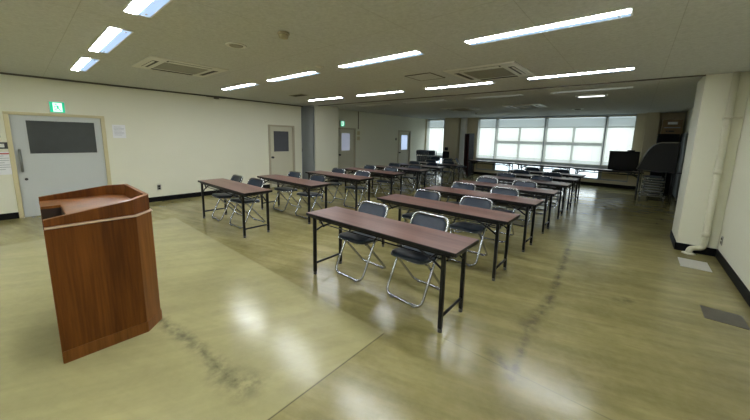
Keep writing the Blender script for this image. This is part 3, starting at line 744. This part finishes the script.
m = MB(); m.prism([(-.36, .86), (-.20, 1.33), (-.10, 1.49), (.02, 1.56), (.40, 1.57), (.40, .82), (-.34, .82)], 1, -.30, .28, 'hooddark'); m.build('shell', r)
m = MB(); m.tube(cpath([(-.37, -.31, .84), (-.21, -.31, 1.33), (-.10, -.31, 1.50), (.03, -.31, 1.575), (.41, -.31, 1.585)], .05), .014, 'steel', 8); m.build('rim_tube', r)
m = MB(); m.tube([(-.36, -.31, .80), (.56, -.31, .80)], .016, 'darkmetal', 8); m.build('front_rail', r)
m = MB(); m.tube([(-.36, .27, .80), (.42, .27, .80)], .016, 'darkmetal', 8); m.build('rear_rail', r)
for sx, sy in ((-.30, -.31), (.40, -.31), (-.30, .27), (.40, .27)):
    m = MB(); m.tube([(sx, sy, 0), (sx, sy, .82)], .015, 'darkmetal', 8); m.build('leg', r)
# cabinet and boxes behind
r = thing('storage_cabinet', 'black steel cabinet in the far right corner under the boxes', 'cabinet', (.66, 12.75, 0))
bx(-.25, .27, -.22, .22, .03, 1.52, 'blackplastic', .006).build('body', r)
for a, b in ((-.24, .005), (.012, .26)):
    d = bx(a, b, -.236, -.221, .06, 1.49, 'blackplastic', .003).build('door', r)
    bx((b-.03 if a < 0 else a+.02), (b-.018 if a < 0 else a+.032), -.25, -.236, .75, .87, 'steel').build('handle', d)
bx(-.23, .25, -.20, .20, 0, .03, 'black').build('plinth', r)
tag(bx(.44, .92, 12.55, 12.95, 1.52, 1.84, 'blackplastic', .01).build('storage_box'), 'black box between the cabinet and the cardboard carton', 'box')
r = thing('cardboard_box', 'brown cardboard carton with a pale label on top of the black box', 'box', (.72, 12.75, 1.84))
bx(-.21, .22, -.19, .19, 0, .42, 'card', .004).build('carton', r)
bx(-.10, .11, -.1925, -.19, .28, .35, 'paper').build('paper_label', r)
m = MB(); m.box(-.17, .18, -.1925, -.19, .17, .20, 'ink'); m.box(-.06, .06, -.1925, -.19, .06, .10, 'slot'); m.box(-.12, -.08, -.1925, -.19, .06, .1, 'slot'); m.build('printed_marks', r)
r = thing('partition_board', 'dark grey board standing against the right wall beyond the column', 'board', (XR-.035, 12.3, 0))
bx(-.02, .02, -.68, .68, .06, 1.83, 'darkboard', .004).build('panel', r)
m = MB()
for s in (-1, 1): m.tube([(-.0, s*.69, 0), (0, s*.69, 1.85)], .014, 'steel')
m.tube([(0, -.69, 1.85), (0, .69, 1.85)], .014, 'steel'); m.build('frame', r)

# folded tables standing on end against the pier
r0 = None
for i in range(4):
    lab = f'folded black table standing on end beside the far pier, {["rightmost", "second from right", "second from left", "leftmost"][i]} of four'
    if r0 is None:
        r0 = thing('folded_table', lab, 'folded table', (0, 0, 0), 0, 'folded tables leaning beside the far pier')
        m = MB(); m.box(-.225, .225, -.014, .014, 0, 1.8, 'black', .004); m.box(-.22, .22, -.0165, -.0135, .005, 1.795, 'blackplastic'); m.build('tabletop', r0)
        for s in (-1, 1): bx(s*.2255-.002, s*.2255+.002, -.012, .012, .01, 1.79, 'foldededge').build('edge_strip', r0)
        m = MB()
        for s in (-1, 1):
            m.tube([(s*.17, .035, .1), (s*.17, .035, .75)], .012, 'black', 6); m.tube([(s*.17, .035, 1.05), (s*.17, .035, 1.7)], .012, 'black', 6)
        for z in (.12, .74, 1.06, 1.68): m.tube([(-.17, .035, z), (.17, .035, z)], .010, 'black', 6)
        m.build('folded_legs', r0); o = r0
    else: o = copy_tree(r0)
    o.location = (-5.44-i*.062, 12.62+.03*(i % 2), 0); o.rotation_euler = (0, -.045, math.pi/2-.08); o['label'] = lab

# swivel chairs near the left far corner
def swivel(loc, rz, label, head=True):
    r = thing('swivel_chair', label, 'office chair', loc, rz, 'black swivel chairs at the far left')
    m = MB(); m.box(-.24, .24, -.23, .23, .43, .50, 'blackplastic', .03, 3); m.build('seat', r)
    m = MB(); m.box(-.21, .21, .20, .26, .58, 1.02, 'blackplastic', .025, 3); m.tube([(0, .20, .46), (0, .26, .55), (0, .25, .7)], .02, 'blackplastic'); m.build('backrest', r)
    if head:
        m = MB(); m.box(-.11, .11, .20, .25, 1.06, 1.20, 'blackplastic', .024, 3); m.tube([(0, .235, 1.0), (0, .235, 1.1)], .012, 'blackplastic'); m.build('headrest', r)
    m = MB(); m.tube([(0, 0, .12), (0, 0, .44)], .025, 'steel', 10); m.build('gas_lift', r)
    m = MB()
    for k in range(5):
        a = math.radians(72*k+18); m.tube([(0, 0, .13), (.27*math.cos(a), .27*math.sin(a), .07)], .018, 'blackplastic', 6)
    m.build('star_base', r)
    for k in range(5):
        a = math.radians(72*k+18); m = MB(); m.lathe([(.01, -.02), (.028, -.015), (.028, .015), (.01, .02)], 'rubber', (.27*math.cos(a), .27*math.sin(a), .028), 12, axis='x'); m.build('caster', r)
    for s in (-1, 1):
        m = MB(); m.tube([(s*.24, .10, .46), (s*.28, .08, .66), (s*.28, -.12, .68)], .015, 'blackplastic', 6); m.build('armrest', r)
    return r
swivel((-6.25, 12.25, 0), 2.7, 'black swivel chair with headrest in front of the far pier')
place('c', (-5.45, 11.7, 0), 1.9, 'navy folding chair turned sideways near the standing folded tables', 'spare folding chairs at the far left')
place('c', (-5.95, 11.3, 0), -2.2, 'navy folding chair in front of the far pier, left of the sideways chair', 'spare folding chairs at the far left')
place('c', (-6.6, 11.5, 0), .3, 'navy folding chair between the left chair trolley and the far pier', 'spare folding chairs at the far left')
# left trolley with folded chairs
r = thing('chair_trolley', 'wheeled trolley of upright folded chairs by the furthest door', 'trolley', (-7.25, 11.95, 0))
src = [o for o in bpy.data.objects if o.name == 'chair_trolley'][0]
for ch in list(src.children):
    c = ch.copy(); COL.objects.link(c); c.parent = r
    for g in ch.children: d = g.copy(); COL.objects.link(d); d.parent = c
for i in range(7):
    o = copy_tree(fc); o.rotation_euler = (-.10, 0, 1.25); o.location = (-7.58+i*.105, 11.95, .165)
    o['label'] = f'folded navy chair standing upright on the left trolley, {["first", "second", "third", "fourth", "fifth", "sixth", "last"][i]} counting from the left wall'; o['group'] = 'folded chairs on the left trolley'

# ------------------------------------------------------------------ world, camera
w = bpy.data.worlds.new('overcast_sky'); S.world = w; w.use_nodes = True; nt = w.node_tree
bg = nt.nodes['Background']; tc = nt.nodes.new('ShaderNodeTexCoord'); sp = nt.nodes.new('ShaderNodeSeparateXYZ'); nt.links.new(tc.outputs['Generated'], sp.inputs[0])
cr = nt.nodes.new('ShaderNodeValToRGB'); cr.color_ramp.elements[0].position = .0; cr.color_ramp.elements[0].color = (.80, .84, .80, 1); cr.color_ramp.elements[1].position = .6; cr.color_ramp.elements[1].color = (.72, .86, 1, 1)
nt.links.new(sp.outputs['Z'], cr.inputs['Fac']); nt.links.new(cr.outputs['Color'], bg.inputs['Color']); bg.inputs['Strength'].default_value = 4.3

cam = bpy.data.cameras.new('camera'); co = bpy.data.objects.new('camera', cam); COL.objects.link(co); S.camera = co
yaw, pit, rol = map(math.radians, (40.08, 8.73, 1.25))
fw = Vector((-math.sin(yaw)*math.cos(pit), math.cos(yaw)*math.cos(pit), -math.sin(pit))); rt = Vector((math.cos(yaw), math.sin(yaw), 0)); up = rt.cross(fw)
rt, up = rt*math.cos(rol)+up*math.sin(rol), -rt*math.sin(rol)+up*math.cos(rol)
co.matrix_world = Matrix(((rt.x, up.x, -fw.x, 0), (rt.y, up.y, -fw.y, 0), (rt.z, up.z, -fw.z, 1.543), (0, 0, 0, 1)))
cam.sensor_width = 36; cam.lens = 302.7/750*36; cam.shift_x = (375-379)/750; cam.shift_y = (184.2-210)/750; cam.clip_start = .05
S.view_settings.view_transform = 'Standard'; S.view_settings.look = 'None'; S.view_settings.gamma = 1; S.view_settings.exposure = .15
S.view_settings.use_curve_mapping = False
S.cycles.max_bounces = 10; S.cycles.diffuse_bounces = 6; S.cycles.transparent_max_bounces = 16; S.cycles.use_denoising = True
S.cycles.sample_clamp_indirect = 20; S.cycles.caustics_reflective = False
